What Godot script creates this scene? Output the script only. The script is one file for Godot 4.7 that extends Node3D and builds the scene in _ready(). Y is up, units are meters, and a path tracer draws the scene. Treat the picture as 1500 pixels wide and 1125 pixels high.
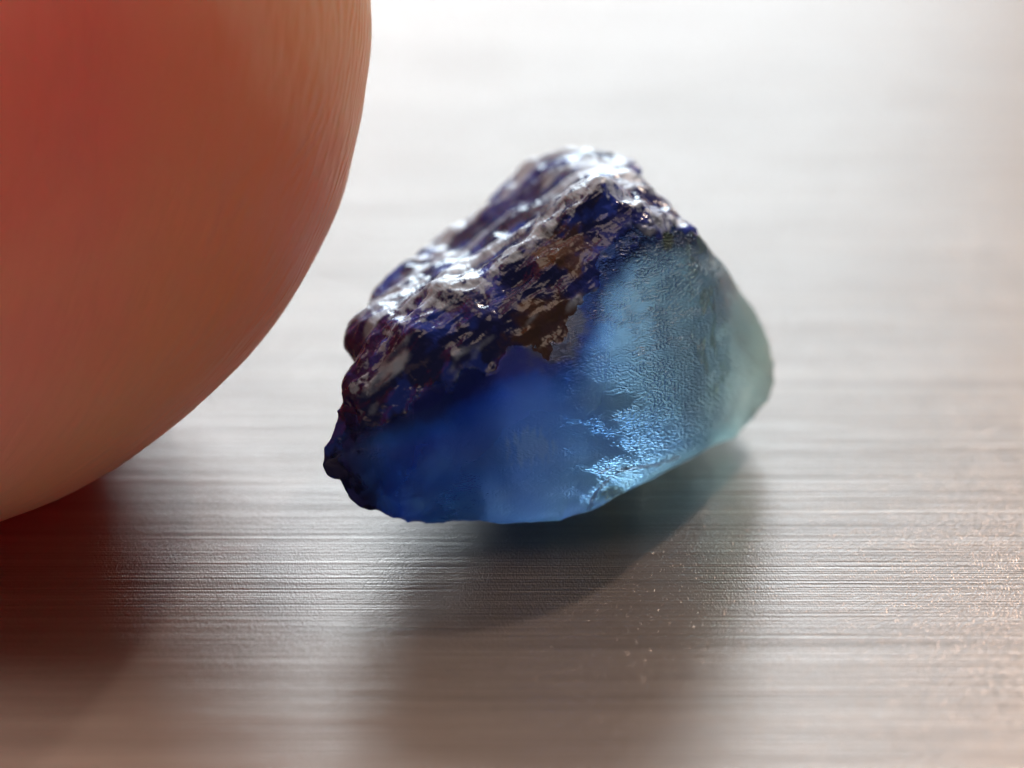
extends Node3D
# A rough blue sapphire on brushed metal beside a fingertip. Real size: one unit is a metre, so lengths below are in millimetres times MM.

const MM := 0.001
const PITCH := deg_to_rad(30.0)


func _ready() -> void:
	# --- camera: a macro lens 50 mm from the stone, looking 30 degrees down ---
	var cam := Camera3D.new()
	cam.name = "camera"
	add_child(cam)
	cam.position = Vector3(0, 27.74, 43.3) * MM
	cam.rotation = Vector3(-PITCH, 0, 0)
	var lens := CameraAttributesPhysical.new()
	lens.frustum_focal_length = 96.98
	lens.frustum_focus_distance = 50.0 * MM
	lens.frustum_near = 0.005
	lens.frustum_far = 4.0
	lens.exposure_aperture = 50.0
	cam.attributes = lens
	cam.current = true
	# --- the dim room round it, and the exposure ---
	var env := Environment.new()
	env.background_mode = Environment.BG_COLOR
	env.background_color = Color(0.32, 0.40, 0.44).linear_to_srgb()
	env.background_energy_multiplier = 0.12
	env.tonemap_mode = Environment.TONE_MAPPER_LINEAR
	env.tonemap_exposure = 1.0
	env.sdfgi_enabled = true
	env.ssao_enabled = true
	env.ssil_enabled = true
	var around := WorldEnvironment.new()
	around.name = "room_light"
	around.environment = env
	add_child(around)
	# --- lamps: a wide bright window low behind the stone, a small warm lamp high behind it on the right, an added overhead fill, and an added soft fill on the left that the finger keeps off the stone ---
	area_lamp("window_light", Vector3(-4, 62, -200), Vector3(0, 0, -4), Vector2(92, 100), Color(0.93, 1.0, 1.04), 0.0325)
	area_lamp("desk_lamp_light", Vector3(98, 192, -168), Vector3(0, 1, 0), Vector2(10, 10), Color(1.0, 0.90, 0.82), 0.036)
	area_lamp("overhead_fill_light", Vector3(-70, 330, -10), Vector3(-5, 0, -1), Vector2(170, 170), Color(1.0, 0.89, 0.80), 0.015)  # unseen overhead fill, put in to lift the upper finger
	area_lamp("side_fill_light", Vector3(-168, 158, -26), Vector3(-12, 8, 0), Vector2(100, 100), Color(1.0, 0.89, 0.82), 0.13)  # unseen fill from the left, added to brighten the finger
	# --- the plate, then the finger and the stone ---
	metal_plate()
	fingertip()
	sapphire()


func area_lamp(called: String, at: Vector3, towards: Vector3, size: Vector2, color: Color, energy: float) -> void:
	var l := AreaLight3D.new()
	l.name = called
	l.area_size = size * MM
	l.light_color = color
	l.light_energy = energy
	l.area_normalize_energy = true
	l.area_range = 2.0
	l.shadow_enabled = true
	l.position = at * MM
	add_child(l)
	l.look_at_from_position(at * MM, towards * MM, Vector3.UP)


func noise(kind: int, freq: float, octaves: int, which: int) -> FastNoiseLite:
	var n := FastNoiseLite.new()
	n.noise_type = kind
	n.frequency = freq
	n.fractal_octaves = octaves
	n.fractal_type = FastNoiseLite.FRACTAL_FBM if octaves > 1 else FastNoiseLite.FRACTAL_NONE
	n.seed = which
	return n


func grey_texture(w: int, h: int, values: PackedByteArray) -> ImageTexture:
	return ImageTexture.create_from_image(Image.create_from_data(w, h, false, Image.FORMAT_L8, values))


func commit(called: String, v: PackedVector3Array, n: PackedVector3Array, uv: PackedVector2Array, col: PackedColorArray, index: PackedInt32Array, m: Material, parent: Node) -> MeshInstance3D:
	var a := []
	a.resize(Mesh.ARRAY_MAX)
	a[Mesh.ARRAY_VERTEX] = v
	a[Mesh.ARRAY_NORMAL] = n
	a[Mesh.ARRAY_TEX_UV] = uv
	if col.size():
		a[Mesh.ARRAY_COLOR] = col
	a[Mesh.ARRAY_INDEX] = index
	var mesh := ArrayMesh.new()
	mesh.add_surface_from_arrays(Mesh.PRIMITIVE_TRIANGLES, a)
	var o := MeshInstance3D.new()
	o.name = called
	o.mesh = mesh
	o.material_override = m
	parent.add_child(o, true)
	return o


# ---------------------------------------------------------------- brushed metal
func metal_plate() -> void:
	var half := Vector2(90, 110)      # millimetres
	var corners := [[-half.x, 45.0], [half.x, 45.0], [half.x, -half.y], [-half.x, -half.y]]
	var rim := 0.35
	var v := PackedVector3Array()
	var n := PackedVector3Array()
	var uv := PackedVector2Array()
	var index := PackedInt32Array()
	# top, rounded rim, side and underside as rings
	var rings := [[rim, 0.0, Vector2(0, 1)], [rim * 0.3, -rim * 0.3, Vector2(0.7, 0.7)], [0.0, -rim, Vector2(1, 0)], [0.0, -1.5, Vector2(1, 0)]]
	for r in rings:
		for k in 4:
			var c: Array = corners[k]
			var sx: float = signf(c[0])
			var sz := 1.0 if c[1] > 0 else -1.0
			v.append(Vector3(c[0] - sx * r[0], r[1], c[1] - sz * r[0]) * MM)
			n.append(Vector3(sx * r[2].x * 0.7, r[2].y, sz * r[2].x * 0.7).normalized())
			uv.append(Vector2(c[0] - sx * r[0], c[1] - sz * r[0]))
	for r in 3:
		for k in 4:
			var a := r * 4 + k
			var b := r * 4 + (k + 1) % 4
			index.append_array([a, a + 4, b, b, a + 4, b + 4])
	index.append_array([0, 1, 2, 0, 2, 3])
	index.append_array([12, 14, 13, 12, 15, 14])
	# front faces run clockwise
	for k in range(0, index.size(), 3):
		var p := v[index[k]]
		var g := (v[index[k + 1]] - p).cross(v[index[k + 2]] - p)
		if g.dot(n[index[k]] + n[index[k + 1]] + n[index[k + 2]]) > 0:
			var t := index[k + 1]
			index[k + 1] = index[k + 2]
			index[k + 2] = t
	# relief: long horizontal brush strokes, finer strokes, and a fine cross grain. 2048 x 2048 covers 24 x 24 mm
	var w := 2048
	var rng := RandomNumberGenerator.new()
	rng.seed = 7
	var height := PackedFloat32Array()
	height.resize(w * w)
	height.fill(0.0)
	for k in 26000:
		var y := rng.randi() % w
		var x0 := rng.randi() % w
		var length := int(60.0 * pow(30.0, rng.randf()))
		var deep := (rng.randf() - 0.55) * 0.42 * pow(rng.randf(), 0.8)
		var thick := 1 + int(rng.randf() * rng.randf() * 3.2)
		for j in thick:
			var row := ((y + j) % w) * w
			for i in length:
				height[row + (x0 + i) % w] += deep
	var bands := PackedFloat32Array()     # broader strokes that left the metal a little darker or lighter
	bands.resize(w * w)
	bands.fill(0.0)
	for k in 3500:
		var y := rng.randi() % w
		var x0 := rng.randi() % w
		var length := 300 + rng.randi() % 1700
		var deep := (rng.randf() - 0.5) * 0.5
		var thick := 3 + int(rng.randf() * rng.randf() * 18.0)
		for j in thick:
			var row := ((y + j) % w) * w
			for i in length:
				bands[row + (x0 + i) % w] += deep
	for k in 130000:                       # short cross strokes, the grain that sparkles
		var x := rng.randi() % w
		var y := rng.randi() % w
		var deep := (rng.randf() - 0.5) * 0.11
		for j in 4 + rng.randi() % 12:
			height[((y + j) % w) * w + x] += deep
	var cross := noise(FastNoiseLite.TYPE_SIMPLEX, 0.16, 2, 3)
	var broad := noise(FastNoiseLite.TYPE_SIMPLEX, 0.02, 3, 5)
	var bytes := PackedByteArray()
	bytes.resize(w * w)
	var tone := bytes.duplicate()
	var rough := PackedByteArray()
	rough.resize(256 * 1024)
	for y in w:
		for x in w:
			var g := height[y * w + x]
			g = 0.5 + 0.3 * tanh(g) + 0.05 * cross.get_noise_2d(x * 1.9, y * 0.62)
			bytes[y * w + x] = clampi(int(g * 255.0), 0, 255)
			tone[y * w + x] = clampi(int(255.0 * (0.78 + 0.50 * (g - 0.5) + 0.05 * tanh(bands[y * w + x]))), 0, 255)
	for y in 1024:
		for x in 256:
			rough[y * 256 + x] = clampi(int(255.0 * (0.72 + 0.05 * broad.get_noise_2d(x * 0.4, y * 9.0) + 0.08 * cross.get_noise_2d(x * 0.1, y * 2.0))), 0, 255)
	var m := StandardMaterial3D.new()
	m.resource_name = "brushed_metal"
	m.albedo_color = Color(0.57, 0.485, 0.44).linear_to_srgb()
	m.albedo_texture = grey_texture(w, w, tone)
	m.metallic = 0.68
	m.metallic_specular = 0.5
	m.roughness = 0.48
	m.roughness_texture = grey_texture(256, 1024, rough)
	m.anisotropy_enabled = true
	m.anisotropy = -0.92
	m.heightmap_enabled = true
	m.heightmap_texture = grey_texture(w, w, bytes)
	m.heightmap_scale = 0.005
	m.uv1_scale = Vector3(1.0 / 24.0, 1.0 / 24.0, 1)
	var o := commit("metal_surface", v, n, uv, PackedColorArray(), index, m, self)
	o.set_meta("kind", "structure")
	o.set_meta("label", "brushed brownish metal surface with fine horizontal scratches under the stone")


# ---------------------------------------------------------------- fingertip
func fingertip() -> void:
	var root := Node3D.new()
	root.name = "fingertip"
	add_child(root)
	root.position = Vector3(-10.32, 0, 1.79) * MM
	root.set_meta("label", "bare reddish fingertip resting on the metal left of the blue stone")
	root.set_meta("category", "finger")
	# the axis, from the tip up and away; side points to the pad's flank, which faces the stone
	var axis := Vector3(-0.10, 0.80, -0.602).normalized()
	var side := Vector3.RIGHT.slide(axis).normalized()
	var front := side.cross(axis).normalized()
	if front.z < 0:
		front = -front
	var cols := 320
	var rows := 200
	var v := PackedVector3Array()
	var uv := PackedVector2Array()
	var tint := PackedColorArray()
	var lump := noise(FastNoiseLite.TYPE_SIMPLEX, 0.16, 3, 11)
	var fine := noise(FastNoiseLite.TYPE_SIMPLEX, 0.9, 2, 12)
	var length := 62.0
	var cap := 8.51
	for r in rows + 1:
		var q := float(r) / rows
		var s := length * q * q * 0.55 + length * q * 0.45 if q > 0 else 0.0
		var size := sqrt(maxf(0.0, 1.0 - pow(1.0 - minf(s / cap, 1.0), 2.0)))
		size *= 1.0 + 0.006 * (s - cap) if s > cap else 1.0
		size *= 1.0 - 0.05 * exp(-pow((s - 26.0) / 2.2, 2.0)) + 0.06 * exp(-pow((s - 32.0) / 7.0, 2.0)) - 0.04 * exp(-pow((s - 50.0) / 2.5, 2.0))
		for c in cols + 1:
			var a := TAU * c / cols - PI * 0.5
			var d := side * cos(a) * 8.84 + front * sin(a) * 7.96
			var p := axis * s + d * size
			var out := (d.normalized() * size - axis * sqrt(maxf(0.0, 1.0 - size * size))).normalized()
			p += out * (0.10 * lump.get_noise_3dv(p) + 0.012 * fine.get_noise_3dv(p))
			v.append(p * MM)
			uv.append(Vector2(float(c) / cols, s / length))
			var blotch := smoothstep(-0.35, 0.4, lump.get_noise_3dv(p * 0.9) + 0.12 * fine.get_noise_3dv(p))
			tint.append(Color(0.97, 0.49, 0.34).lerp(Color(0.97, 0.42, 0.33), blotch).lerp(Color(0.98, 0.52, 0.25), 0.8 * smoothstep(0.55, 0.98, cos(a))))  # orange on the right flank puts the backlit rim glow into the colour
	var low := INF
	for p in v:
		low = minf(low, p.y)
	for k in v.size():                         # the soft tip is pressed flat where it meets the metal
		v[k].y = maxf(v[k].y - low - 0.8 * MM, 0.012 * MM)
	var index := PackedInt32Array()
	for r in rows:
		for c in cols:
			var a := r * (cols + 1) + c
			index.append_array([a, a + cols + 1, a + 1, a + 1, a + cols + 1, a + cols + 2])
	var n := smooth_normals(v, index, -1.0)
	for r in rows + 1:                         # close the seam
		var a := r * (cols + 1)
		var both := (n[a] + n[a + cols]).normalized()
		n[a] = both
		n[a + cols] = both
	for c in cols + 1:
		n[c] = -axis
	# skin ridges run round the tip; each is a soft line of relief, broken by pores
	var w := 2048
	var h := 1024
	var bytes := PackedByteArray()
	bytes.resize(w * h)
	var warp := noise(FastNoiseLite.TYPE_SIMPLEX, 0.004, 2, 13)
	var grain := noise(FastNoiseLite.TYPE_SIMPLEX, 0.09, 2, 14)
	for y in h:
		for x in w:
			var phase := x * 112.0 / w + 3.0 * warp.get_noise_2d(x, y * 2.0)
			var g := 0.5 + 0.22 * (0.6 + 0.9 * warp.get_noise_2d(x * 3.0, y * 3.0 + 900.0)) * sin(TAU * phase) * clampf(0.75 + 1.4 * grain.get_noise_2d(x * 0.5, y * 0.25), 0.0, 1.3) + 0.3 * grain.get_noise_2d(x * 1.3, y * 0.7)
			bytes[y * w + x] = clampi(int(g * 255.0), 0, 255)
	var skin := StandardMaterial3D.new()
	skin.resource_name = "skin"
	skin.albedo_color = Color.WHITE
	skin.vertex_color_use_as_albedo = true
	skin.roughness = 0.5
	skin.metallic_specular = 0.42
	skin.subsurf_scatter_enabled = true
	skin.subsurf_scatter_strength = 1.0
	skin.rim_enabled = true
	skin.rim = 0.45
	skin.rim_tint = 1.0
	skin.heightmap_enabled = true
	skin.heightmap_texture = grey_texture(w, h, bytes)
	skin.heightmap_scale = 0.007
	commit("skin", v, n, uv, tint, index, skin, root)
	# the nail, on the side away from the stone
	var nv := PackedVector3Array()
	var nuv := PackedVector2Array()
	var ni := PackedInt32Array()
	for layer in 2:
		for r in 25:
			for c in 25:
				var from_middle := c / 12.0 - 1.0
				var s_row := lerpf(2.6 + 1.6 * from_middle * from_middle, 12.5 - 1.5 * from_middle * from_middle, r / 24.0)
				var size2 := sqrt(maxf(0.0, 1.0 - pow(1.0 - minf(s_row / cap, 1.0), 2.0)))
				var ang := PI + 0.72 * from_middle
				var d2 := (side * cos(ang) * 8.84 + front * sin(ang) * 7.96) * size2
				nv.append((axis * s_row + d2 + d2.normalized() * (0.22 - 0.5 * layer)) * MM - Vector3(0, low + 0.8 * MM, 0))
				nuv.append(Vector2(c / 24.0, r / 24.0))
	for layer in 2:
		for r in 24:
			for c in 24:
				var a := layer * 625 + r * 25 + c
				ni.append_array([a, a + 1, a + 25, a + 1, a + 26, a + 25] if layer == 0 else [a, a + 25, a + 1, a + 1, a + 25, a + 26])
	var round_edge := []
	for k in 24: round_edge.append([k, k + 1])
	for k in 24: round_edge.append([k * 25 + 24, k * 25 + 49])
	for k in 24: round_edge.append([624 - k, 623 - k])
	for k in 24: round_edge.append([600 - k * 25, 575 - k * 25])
	for e in round_edge:
		ni.append_array([e[0], e[0] + 625, e[1], e[1], e[0] + 625, e[1] + 625])
	var horn := StandardMaterial3D.new()
	horn.resource_name = "nail"
	horn.albedo_color = Color(0.80, 0.52, 0.44).linear_to_srgb()
	horn.roughness = 0.3
	horn.subsurf_scatter_enabled = true
	horn.subsurf_scatter_strength = 0.4
	commit("fingernail", nv, smooth_normals(nv, ni, -1.0), nuv, PackedColorArray(), ni, horn, root)


func smooth_normals(v: PackedVector3Array, index: PackedInt32Array, way: float) -> PackedVector3Array:
	var n := PackedVector3Array()
	n.resize(v.size())
	for k in range(0, index.size(), 3):
		var a := index[k]
		var b := index[k + 1]
		var c := index[k + 2]
		var g := (v[b] - v[a]).cross(v[c] - v[a]) * 1e6 * way
		n[a] += g
		n[b] += g
		n[c] += g
	for k in n.size():
		n[k] = n[k].normalized()
	return n


# ---------------------------------------------------------------- the stone
# Corners of the stone in its own axes, in millimetres: along the long face, up it, and out of it (minus depth);
# then how much crust, how much rust stain and how pale the blue is there.
const RIM := [
	[-3.06, -0.99, 0.0, 0.72, 0.05], [-3.10, -1.28, 0.0, 0.7, 0.02], [-3.01, -1.49, -0.1, 0.68, 0.02], [-2.84, -1.63, -0.2, 0.62, 0.02],
	[-2.72, -1.83, -0.3, 0.58, 0.02], [-2.51, -2.02, -0.45, 0.5, 0.05], [-2.23, -2.13, -0.6, 0.35, 0.1], [-1.99, -2.28, -0.75, 0.0, 0.25],
	[-1.77, -2.36, -0.85, 0, 0.35], [-1.45, -2.39, -0.9, 0, 0.42], [-1.13, -2.38, -0.95, 0, 0.5], [-0.84, -2.32, -0.95, 0, 0.55],
	[-0.49, -2.33, -0.95, 0, 0.6], [-0.17, -2.36, -0.95, 0, 0.62], [0.30, -2.36, -1.0, 0, 0.68], [0.79, -2.32, -1.1, 0, 0.74],
	[1.30, -2.15, -1.3, 0, 0.85], [1.85, -1.90, -1.6, 0, 0.88], [2.38, -1.65, -2.1, 0, 0.85], [2.87, -1.39, -2.6, 0, 0.85],
	[3.40, -1.16, -3.1, 0, 0.85], [3.89, -1.01, -3.6, 0, 0.9], [4.26, -0.64, -3.6, 0, 0.95], [4.49, -0.37, -3.6, 0, 0.95],
	[4.61, 0.0, -3.6, 0, 1.0], [4.61, 0.37, -3.6, 0, 1.0], [4.51, 0.71, -3.5, 0, 0.95], [4.38, 0.97, -3.4, 0, 0.9],
	[4.19, 1.37, -3.4, 0, 0.85], [3.88, 1.76, -3.0, 0.05, 0.75], [3.56, 2.12, -2.4, 0.1, 0.68], [3.27, 2.43, -1.9, 0.25, 0.55],
	[3.12, 2.63, -1.6, 0.8, 0.4], [2.93, 2.76, -1.7, 0.9, 0.2], [2.75, 2.93, -2.2, 0.95, 0.1], [2.59, 3.22, -2.7, 1, 0.1],
	[2.40, 3.54, -3.1, 1, 0.1], [2.22, 3.76, -3.3, 1, 0.1], [1.86, 3.97, -3.6, 1, 0.1], [1.39, 4.09, -4.0, 1, 0.15],
	[0.92, 4.17, -4.2, 1, 0.2], [0.24, 3.93, -4.3, 1, 0.25], [-0.14, 3.62, -4.2, 1, 0.3], [-0.39, 3.32, -4.1, 1, 0.35],
	[-0.87, 2.94, -4.0, 1, 0.35], [-1.05, 2.71, -3.7, 1, 0.3], [-1.40, 2.44, -3.4, 1, 0.1], [-1.88, 2.14, -3.1, 1, 0.1],
	[-2.19, 1.85, -2.7, 1, 0.1], [-2.41, 1.58, -2.4, 1, 0.15], [-2.58, 1.29, -2.1, 1, 0.2], [-2.63, 1.10, -1.8, 1, 0.2],
	[-2.65, 0.82, -1.4, 1, 0.2], [-2.65, 0.50, -0.9, 1, 0.1], [-2.65, 0.16, -0.4, 1, 0.05], [-2.69, -0.03, -0.2, 1, 0.05],
	[-2.72, -0.25, -0.1, 0.9, 0.05], [-2.86, -0.43, -0.05, 0.7, 0.05], [-2.92, -0.72, 0.0, 0.6, 0.05]]
const FACE := [
	# the ridge, from the lower left up to the peak and down to the right shoulder
	[-2.52, -0.09, 0.12, 1, 0.05], [-2.27, 0.19, 0.1, 1, 0.05], [-1.99, 0.60, 0.05, 1, 0.1], [-1.89, 0.87, -0.05, 1, 0.1], [-1.49, 1.16, -0.1, 1, 0.1],
	[-1.07, 1.55, -0.2, 1, 0.1], [-0.66, 1.67, -0.2, 1, 0.1], [-0.36, 1.85, -0.25, 1, 0.1], [0.01, 2.12, -0.3, 1, 0.1],
	[0.36, 2.39, -0.35, 1, 0.1], [0.81, 2.80, -0.4, 1, 0.1], [1.11, 3.04, -0.45, 1, 0.1], [1.45, 3.25, -0.5, 1, 0.1],
	[1.75, 3.04, -0.55, 1, 0.1], [2.11, 2.96, -0.7, 1, 0.15], [2.47, 2.79, -0.9, 0.9, 0.2], [2.75, 2.56, -1.1, 0.7, 0.3],
	# the rough top behind the ridge
	[-1.75, 1.60, -1.5, 1, 0.1], [-1.25, 2.05, -2.2, 1, 0.0], [-0.75, 2.30, -2.6, 1, 0.0], [-0.45, 2.05, -1.4, 1, 0.0], [0.15, 2.65, -2.2, 1, 0.0],
	[0.45, 3.35, -3.3, 1, 0.3], [0.75, 3.10, -1.9, 1, 0.0], [1.25, 3.55, -2.2, 1, 0.0], [1.75, 3.45, -2.0, 1, 0.0], [2.2, 3.2, -1.9, 1, 0.0], [-2.25, 1.05, -0.9, 1, 0.3],
	[-0.1, 3.15, -3.4, 1, 0.4], [0.9, 3.85, -3.6, 1, 0.2], [-2.4, 0.55, -0.5, 1, 0.2],
	# the crusted band below the ridge and its lower edge
	[-2.1, -0.15, 0.35, 0.9, 0.05], [-1.6, 0.45, 0.35, 0.95, 0.05], [-1.0, 0.9, 0.25, 1, 0.1], [-0.3, 1.2, 0.25, 1, 0.1], [0.35, 1.75, 0.1, 1, 0.1], [0.95, 2.25, -0.1, 1, 0.1],
	[0.75, 1.35, 0.2, 0.8, 0.15], [1.3, 2.75, -0.3, 1, 0.1],
	[-2.45, -0.55, 0.2, 0.62, 0.02], [-1.5, -0.28, 0.5, 0.6, 0.05], [-1.1, -0.1, 0.52, 0.6, 0.08], [-0.55, 0.35, 0.5, 0.6, 0.1], [0.3, 0.45, 0.45, 0.52, 0.12],
	[0.9, 0.35, 0.42, 0.40, 0.2], [1.2, 0.75, 0.3, 0.42, 0.3], [1.35, 1.5, 0.1, 0.5, 0.3], [1.55, 2.15, -0.1, 0.55, 0.3], [2.0, 2.5, -0.4, 0.55, 0.3],
	# the long smooth face
	[-2.35, -1.0, 0.25, 0.1, 0.1], [-1.7, -0.95, 0.5, 0, 0.22], [-1.0, -0.8, 0.55, 0, 0.3], [-0.2, -0.4, 0.55, 0, 0.35], [0.6, -0.3, 0.5, 0, 0.45],
	[1.6, 0.3, 0.25, 0, 0.52], [1.9, 1.2, 0.0, 0, 0.6], [2.3, 1.9, -0.35, 0, 0.5], [2.3, 0.5, -0.1, 0, 0.56], [2.2, -0.4, -0.05, 0, 0.5], [1.3, -0.6, 0.3, 0, 0.46],
	[2.9, 2.1, -0.95, 0.05, 0.55], [3.0, 1.2, -0.7, 0, 0.68], [3.0, 0.3, -0.7, 0, 0.62], [2.8, -0.6, -0.7, 0, 0.58],
	# its right edge and the pale end facet
	[3.35, 1.75, -1.3, 0, 0.72], [3.6, 0.9, -1.5, 0, 0.78], [3.62, 0.1, -1.7, 0, 0.8], [3.3, -0.7, -1.7, 0, 0.75], [4.1, 0.3, -2.4, 0, 1.0], [3.95, 1.0, -2.4, 0, 0.95],
	# the crease and the lower facet
	[-2.2, -1.6, 0.0, 0.1, 0.14], [-1.4, -1.5, 0.2, 0, 0.35], [-0.5, -1.35, 0.3, 0, 0.45], [0.4, -1.25, 0.25, 0, 0.58], [1.3, -1.2, 0.05, 0, 0.66], [2.2, -1.3, -0.5, 0, 0.75],
	[2.9, -1.05, -1.3, 0, 0.7], [-1.1, -2.0, -0.3, 0, 0.5], [0.0, -1.95, -0.35, 0, 0.62], [0.9, -1.9, -0.45, 0, 0.78], [1.6, -1.65, -0.6, 0, 0.88]]
const BACK := [
	[-2.1, 0.5, -3.6, 0.5, 0.1], [-2.3, -0.4, -1.6, 0.4, 0.1], [-0.7, 1.35, -5.8, 0.2, 0.3], [0.6, 2.6, -6.0, 0.4, 0.4], [1.9, 2.0, -6.4, 0.1, 0.6], [3.1, 1.35, -5.8, 0, 0.8],
	[3.6, 0.2, -5.2, 0, 0.95], [2.4, -0.65, -4.5, 0, 0.85], [0.6, -1.35, -3.0, 0, 0.6], [-1.1, -1.45, -2.2, 0, 0.4], [1.2, 0.5, -6.0, 0, 0.65], [-0.6, -0.2, -4.4, 0, 0.3]]
const CRACK: Array[Vector2] = [Vector2(1.35, -1.45), Vector2(1.62, -1.38), Vector2(1.98, -1.40), Vector2(2.4, -1.31), Vector2(2.75, -1.2), Vector2(-1, 0),
	Vector2(1.26, -2.05), Vector2(1.42, -1.72), Vector2(1.6, -1.52), Vector2(1.8, -1.42)]


func sapphire() -> void:
	var root := Node3D.new()
	root.name = "rough_sapphire"
	add_child(root)
	root.set_meta("label", "rough blue sapphire with dark crusted top, brown stains and pale right end")
	root.set_meta("category", "gemstone")
	# the stone leans back on the plate: its axes are turned by the tilt of the long face
	var lean := Basis(Vector3.RIGHT, -PITCH)
	var base := Vector3(0.4, -2.74, -1.5)
	root.position = Vector3(0.4, 0, -1.5) * MM
	# cage: two sheets that share the rim
	var pts := PackedVector3Array()
	var att := PackedVector3Array()              # crust, paleness, ridge
	var flat := PackedVector2Array()
	var front_ids := PackedInt32Array()
	var back_ids := PackedInt32Array()
	var outline := PackedVector2Array()
	for list in [RIM, FACE, BACK]:
		for c in list:
			pts.append(Vector3(c[0], c[1], c[2]))
			flat.append(Vector2(c[0], c[1]))
			att.append(Vector3(c[3], c[4], 0))
	for k in 17:
		att[RIM.size() + k].z = 1.0            # the ridge, worn white
	for k in RIM.size():
		outline.append(flat[k])
		front_ids.append(k)
		back_ids.append(k)
	for k in FACE.size():
		front_ids.append(RIM.size() + k)
	for k in BACK.size():
		back_ids.append(RIM.size() + FACE.size() + k)
	var tri := PackedInt32Array()
	for sheet in 2:
		var ids := front_ids if sheet == 0 else back_ids
		var p2 := PackedVector2Array()
		for k in ids:
			p2.append(flat[k])
		var t := Geometry2D.triangulate_delaunay(p2)
		for k in range(0, t.size(), 3):
			var a := ids[t[k]]
			var b := ids[t[k + 1]]
			var c := ids[t[k + 2]]
			if not Geometry2D.is_point_in_polygon((flat[a] + flat[b] + flat[c]) / 3.0, outline):
				continue
			var turn := (flat[b] - flat[a]).cross(flat[c] - flat[a])
			if (turn > 0) == (sheet == 0):      # clockwise as seen from outside
				tri.append_array([a, c, b])
			else:
				tri.append_array([a, b, c])
	for level in 5:
		var made := {}
		var next := PackedInt32Array()
		for k in range(0, tri.size(), 3):
			var mid := [0, 0, 0]
			for e in 3:
				var a := tri[k + e]
				var b := tri[k + (e + 1) % 3]
				var key := mini(a, b) * 1000000 + maxi(a, b)
				if not made.has(key):
					made[key] = pts.size()
					pts.append((pts[a] + pts[b]) * 0.5)
					att.append((att[a] + att[b]) * 0.5)
				mid[e] = made[key]
			next.append_array([tri[k], mid[0], mid[2], mid[0], tri[k + 1], mid[1], mid[2], mid[1], tri[k + 2], mid[0], mid[1], mid[2]])
		tri = next
		if level >= 1:
			pts = relaxed(pts, tri, [0, 1, 1, 2, 3][level])
			att = relaxed(att, tri, 3)
	# relief: the crust is craggy, the faces nearly smooth
	var normals := smooth_normals(pts, tri, -1.0)
	var crag := noise(FastNoiseLite.TYPE_SIMPLEX, 0.9, 4, 21)
	crag.fractal_type = FastNoiseLite.FRACTAL_RIDGED
	var lump := noise(FastNoiseLite.TYPE_SIMPLEX, 0.55, 3, 22)
	var grit := noise(FastNoiseLite.TYPE_SIMPLEX, 3.2, 3, 23)
	var wave := noise(FastNoiseLite.TYPE_SIMPLEX, 0.5, 2, 24)
	var edge := noise(FastNoiseLite.TYPE_SIMPLEX, 1.3, 4, 25)
	var streak := noise(FastNoiseLite.TYPE_SIMPLEX, 1.0, 3, 26)
	var crust := PackedFloat32Array()
	crust.resize(pts.size())
	var pale_end := PackedByteArray()
	pale_end.resize(pts.size())
	var colors := PackedColorArray()
	colors.resize(pts.size())
	var along := Vector3(0.80, 0.56, -0.2)       # the crust's striations run up along the ridge
	for k in pts.size():
		var p := pts[k]
		var c := att[k].x + 0.34 * edge.get_noise_3dv(p)
		crust[k] = c
		pale_end[k] = 1 if p.x - 0.12 * p.y + 0.5 * edge.get_noise_3dv(p * 1.4) > 3.45 else 0
		var on := smoothstep(0.42, 0.75, c)
		var s := p - along.normalized() * p.dot(along.normalized()) * 0.62
		var peak := crag.get_noise_3dv(s * 0.62)
		on *= smoothstep(-1.3, -0.6, p.y)
		var d := on * (0.12 * (peak - 0.1) + 0.17 * lump.get_noise_3dv(p) + 0.022 * grit.get_noise_3dv(s))
		d += (1.0 - on) * (0.05 * wave.get_noise_3dv(p) + 0.006 * grit.get_noise_3dv(p))
		pts[k] = p + normals[k] * d
		colors[k] = stone_color(p, att[k].y, c, streak, edge, s, peak, att[k].z, att[k].x + 0.10 * edge.get_noise_3dv(p * 0.7))
	for k in pts.size():
		var q := lean * pts[k] - base
		q.y = maxf(q.y, 0.015)
		pts[k] = q * MM
	normals = smooth_normals(pts, tri, -1.0)
	var uv := PackedVector2Array()
	uv.resize(pts.size())
	for k in pts.size():
		uv[k] = Vector2(pts[k].x, pts[k].y - 0.4 * pts[k].z) / (8.4 * MM) + Vector2(0.43, 0.3)
	# the translucent body and the crust are the faces on either side of the crust's edge
	var body := PackedInt32Array()
	var shell := PackedInt32Array()
	var tail := PackedInt32Array()
	var frosted := PackedInt32Array()
	for k in range(0, tri.size(), 3):
		var white := colors[tri[k]].a + colors[tri[k + 1]].a + colors[tri[k + 2]].a < 1.5
		var into := frosted if white and crust[tri[k]] + crust[tri[k + 1]] + crust[tri[k + 2]] > 1.65 else shell if crust[tri[k]] + crust[tri[k + 1]] + crust[tri[k + 2]] > 1.65 else tail if pale_end[tri[k]] else body
		into.append(tri[k])
		into.append(tri[k + 1])
		into.append(tri[k + 2])
	var blue := StandardMaterial3D.new()
	blue.resource_name = "translucent_blue"
	blue.vertex_color_use_as_albedo = true
	blue.albedo_color = Color(1, 1, 1, 0.04)
	blue.roughness = 0.25
	blue.refraction_enabled = true
	blue.refraction_scale = 0.04
	blue.backlight_enabled = true
	blue.backlight = Color(0.74, 0.76, 0.78)
	blue.heightmap_enabled = true
	blue.heightmap_texture = pitted()
	blue.heightmap_scale = 0.0115
	var dark := StandardMaterial3D.new()
	dark.resource_name = "dark_crust"
	dark.vertex_color_use_as_albedo = true
	dark.roughness = 0.2
	dark.metallic_specular = 0.6
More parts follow.
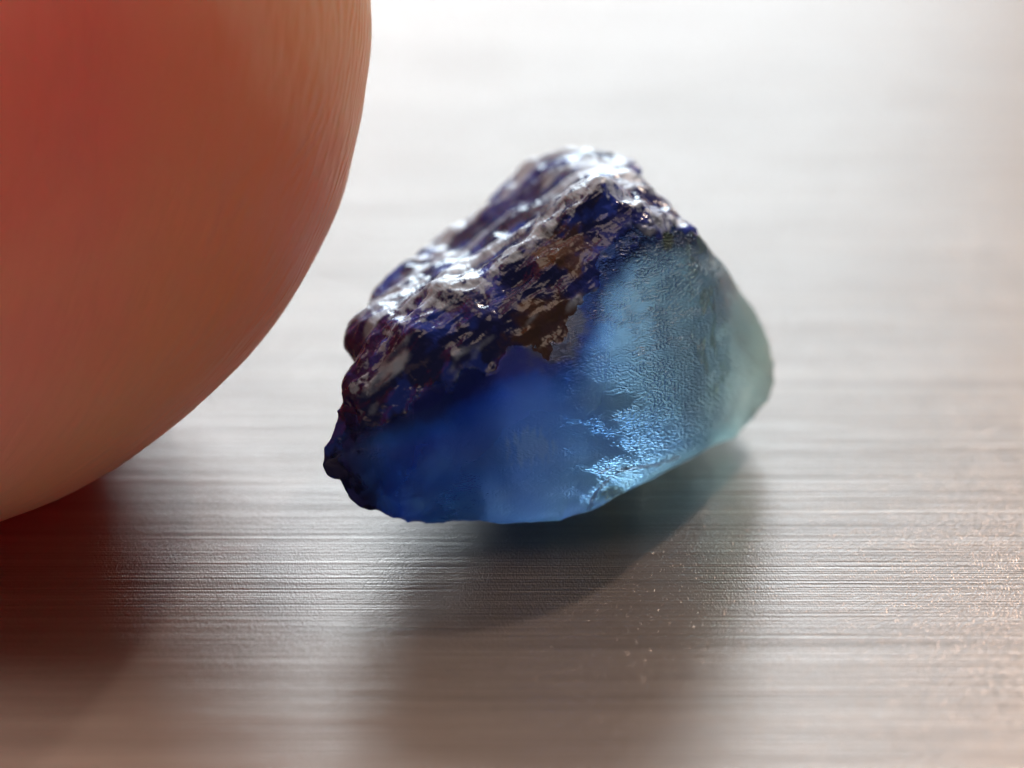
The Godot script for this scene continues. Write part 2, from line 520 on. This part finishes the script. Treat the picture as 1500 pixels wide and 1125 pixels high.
	dark.heightmap_enabled = true
	dark.heightmap_texture = craggy()
	dark.heightmap_scale = 0.0016
	split_commit("translucent_body", pts, normals, uv, colors, body, blue, root)
	var milky: StandardMaterial3D = blue.duplicate()
	milky.resource_name = "milky_green"
	milky.albedo_color = Color(1, 1, 1, 0.1)
	milky.refraction_scale = 0.012
	milky.roughness = 0.2
	milky.heightmap_scale = 0.006
	split_commit("pale_end", pts, normals, uv, colors, tail, milky, root).set_meta("label", "pale milky sea green end of the stone")
	for k in colors.size():
		colors[k].a = 1.0
	var chalk := StandardMaterial3D.new()
	chalk.resource_name = "frosting_and_glints"
	chalk.vertex_color_use_as_albedo = true
	chalk.roughness = 0.36
	chalk.metallic_specular = 0.5
	chalk.heightmap_enabled = true
	chalk.heightmap_texture = craggy()
	chalk.heightmap_scale = 0.002
	split_commit("frosting_and_glints", pts, normals, uv, colors, frosted, chalk, root).set_meta("label", "whitish frosted streaks and painted glints on the dark crust")
	split_commit("crust", pts, normals, uv, colors, shell, dark, root).set_meta("label", "dark navy and violet crust with two rusty patches")


func stone_color(p: Vector3, pale: float, c: float, streak: FastNoiseLite, edge: FastNoiseLite, s: Vector3, peak: float, ridge: float, soft: float) -> Color:
	# colour zones of the crystal: navy at the left, cobalt, sky blue, then grey teal and sea green at the right
	var t := clampf(pale + 0.06 * edge.get_noise_3dv(p * 0.6), 0.0, 1.0)
	var ramp := [Color(0.010, 0.014, 0.12), Color(0.018, 0.115, 1.0), Color(0.15, 0.45, 1.0), Color(0.50, 0.82, 0.98), Color(0.70, 0.97, 0.82)]
	var f := t * 4.0
	var i := mini(int(f), 3)
	var col: Color = ramp[i].lerp(ramp[i + 1], f - i)
	var teal := smoothstep(0.6, 2.4, p.x + 0.5 * edge.get_noise_3dv(p * 0.5)) * smoothstep(-1.1, -0.3, p.y)
	col = col.lerp(Color(0.42, 0.67, 0.73).lerp(Color(0.86, 1.0, 0.90), smoothstep(2.5, 4.2, p.x)), 0.85 * teal)
	col = col.lerp(Color(0.008, 0.006, 0.05), 0.97 * smoothstep(0.04, 0.42, soft))
	# rust in two hollows of the crust
	var rust := maxf(1.0 - p.distance_to(Vector3(0.85, 2.2, -0.1)) / 0.65, 1.0 - p.distance_to(Vector3(0.6, 0.85, 0.3)) / 0.85)
	rust = smoothstep(0.1, 0.5, rust + 0.5 * edge.get_noise_3dv(p * 1.7))
	col = col.lerp(Color(0.12, 0.055, 0.025), 0.7 * rust)
	# a brown crack and a yellowish chip at the crease, a pale feathery veil inside, olive streaks along the right edge
	var ragged := 0.06 * edge.get_noise_3dv(p * 4.0)
	var crack := INF
	for k in CRACK.size() - 1:
		var q := Vector2(p.x, p.y)
		crack = minf(crack, q.distance_to(Geometry2D.get_closest_point_to_segment(q, CRACK[k], CRACK[k + 1])) if CRACK[k].x > 0 and CRACK[k + 1].x > 0 else INF)
	if p.z > -2.4:
		var veil := Vector2((p.x - 0.3) / 0.42, (p.y + 1.0) / 0.34).length() + 0.5 * edge.get_noise_2d(p.x * 6.0, p.y * 1.6)
		col = col.lerp(Color(0.45, 0.70, 0.82), 0.4 * smoothstep(1.0, 0.45, veil))
		var chip := Vector2((p.x - 1.68) / 0.24, (p.y + 1.80) / 0.13).length() + ragged * 5.0
		col = col.lerp(Color(0.72, 0.72, 0.36), 0.8 * smoothstep(1.0, 0.6, chip))
		col = col.lerp(Color(0.20, 0.085, 0.045), 0.75 * smoothstep(0.05, 0.005, crack + ragged * 0.8))
		var spot := Vector2((p.x - 2.55) / 0.13, (p.y - 2.38) / 0.2).length() + ragged * 6.0
		col = col.lerp(Color(0.13, 0.11, 0.03), 0.9 * smoothstep(1.0, 0.6, spot))
		var olive := smoothstep(0.35, 0.05, absf(p.x - 3.35 + 0.12 * p.y + 2.0 * ragged)) * smoothstep(0.05, 0.3, edge.get_noise_2d(p.x * 3.0, p.y * 1.2))
		col = col.lerp(Color(0.40, 0.44, 0.20), 0.7 * olive * smoothstep(-0.4, 0.2, p.y))
	if c > 0.5:
		var crusty := Color(0.022, 0.020, 0.13).lerp(Color(0.035, 0.065, 0.46), maxf(smoothstep(0.12, 0.4, pale), smoothstep(0.05, 0.35, edge.get_noise_3dv(p * 0.8 + Vector3(9, 3, 5)))))
		crusty = crusty.lerp(Color(0.12, 0.055, 0.025), 0.9 * rust)
		# pale mineral frosting in streaks; more on the top, painting in white window glints
		var top := smoothstep(-0.3, -1.2, p.z)
		var frost := smoothstep(-0.9, -0.3, p.y) * smoothstep(0.18 - 0.2 * top, 0.6 - 0.15 * top, 0.4 * peak - 0.16 * (1.0 - top) + 0.9 * streak.get_noise_3dv(s * 1.3) + 0.10 * edge.get_noise_3dv(p * 4.0))
		frost = maxf(frost, 0.9 * smoothstep(0.74, 0.95, ridge + 0.45 * edge.get_noise_3dv(p * 3.0) + 0.3 * peak))
		crusty = crusty.lerp(Color(0.68, 0.78, 0.95), frost * 0.9)
		col = col.lerp(crusty, smoothstep(0.5, 0.62, c))
		col.a = 0.0 if frost > 0.42 else 1.0      # marks the frosted faces; the materials are not blended
	return col


func relaxed(pts: PackedVector3Array, tri: PackedInt32Array, times: int) -> PackedVector3Array:
	for round_ in times:
		var sum := PackedVector3Array()
		sum.resize(pts.size())
		var count := PackedFloat32Array()
		count.resize(pts.size())
		for k in range(0, tri.size(), 3):
			var a := tri[k]
			var b := tri[k + 1]
			var c := tri[k + 2]
			sum[a] += pts[b] + pts[c]
			sum[b] += pts[c] + pts[a]
			sum[c] += pts[a] + pts[b]
			count[a] += 2
			count[b] += 2
			count[c] += 2
		for k in pts.size():
			pts[k] = pts[k].lerp(sum[k] / count[k], 0.5)
	return pts


func split_commit(called: String, v: PackedVector3Array, n: PackedVector3Array, uv: PackedVector2Array, col: PackedColorArray, index: PackedInt32Array, m: Material, parent: Node) -> MeshInstance3D:
	var place := {}
	var v2 := PackedVector3Array()
	var n2 := PackedVector3Array()
	var uv2 := PackedVector2Array()
	var c2 := PackedColorArray()
	var i2 := PackedInt32Array()
	for k in index:
		if not place.has(k):
			place[k] = v2.size()
			v2.append(v[k])
			n2.append(n[k])
			uv2.append(uv[k])
			c2.append(col[k])
		i2.append(place[k])
	return commit(called, v2, n2, uv2, c2, i2, m, parent)


func pitted() -> ImageTexture:
	# a frosted, etched surface: fine wrinkles, deeper towards the right of the face
	var w := 1024
	var pits := noise(FastNoiseLite.TYPE_SIMPLEX, 0.075, 3, 31)
	pits.fractal_type = FastNoiseLite.FRACTAL_RIDGED
	var where := noise(FastNoiseLite.TYPE_SIMPLEX, 0.012, 3, 32)
	var bytes := PackedByteArray()
	bytes.resize(w * w)
	for y in w:
		for x in w:
			var much := 0.12 + 0.88 * smoothstep(0.5, 0.72, float(x) / w + 0.12 * where.get_noise_2d(x, y))
			much *= 0.7 + 0.6 * where.get_noise_2d(x + 500, y * 2.0)
			bytes[y * w + x] = clampi(int(255.0 * (0.5 + 0.34 * much * pits.get_noise_2d(x * 0.75 + y * 0.35, y * 1.25 - x * 0.2))), 0, 255)
	return grey_texture(w, w, bytes)


func craggy() -> ImageTexture:
	# broken crystal: steps and grains drawn out along the ridge
	var w := 1024
	var steps := noise(FastNoiseLite.TYPE_CELLULAR, 0.035, 2, 41)
	steps.cellular_return_type = FastNoiseLite.RETURN_DISTANCE2_SUB
	var grains := noise(FastNoiseLite.TYPE_SIMPLEX, 0.05, 4, 42)
	var bytes := PackedByteArray()
	bytes.resize(w * w)
	for y in w:
		for x in w:
			var a := x * 0.82 - y * 0.57
			var b := x * 0.57 + y * 0.82
			bytes[y * w + x] = clampi(int(255.0 * (0.5 + 0.25 * steps.get_noise_2d(a * 0.45, b) + 0.3 * grains.get_noise_2d(a * 0.5, b))), 0, 255)
	return grey_texture(w, w, bytes)
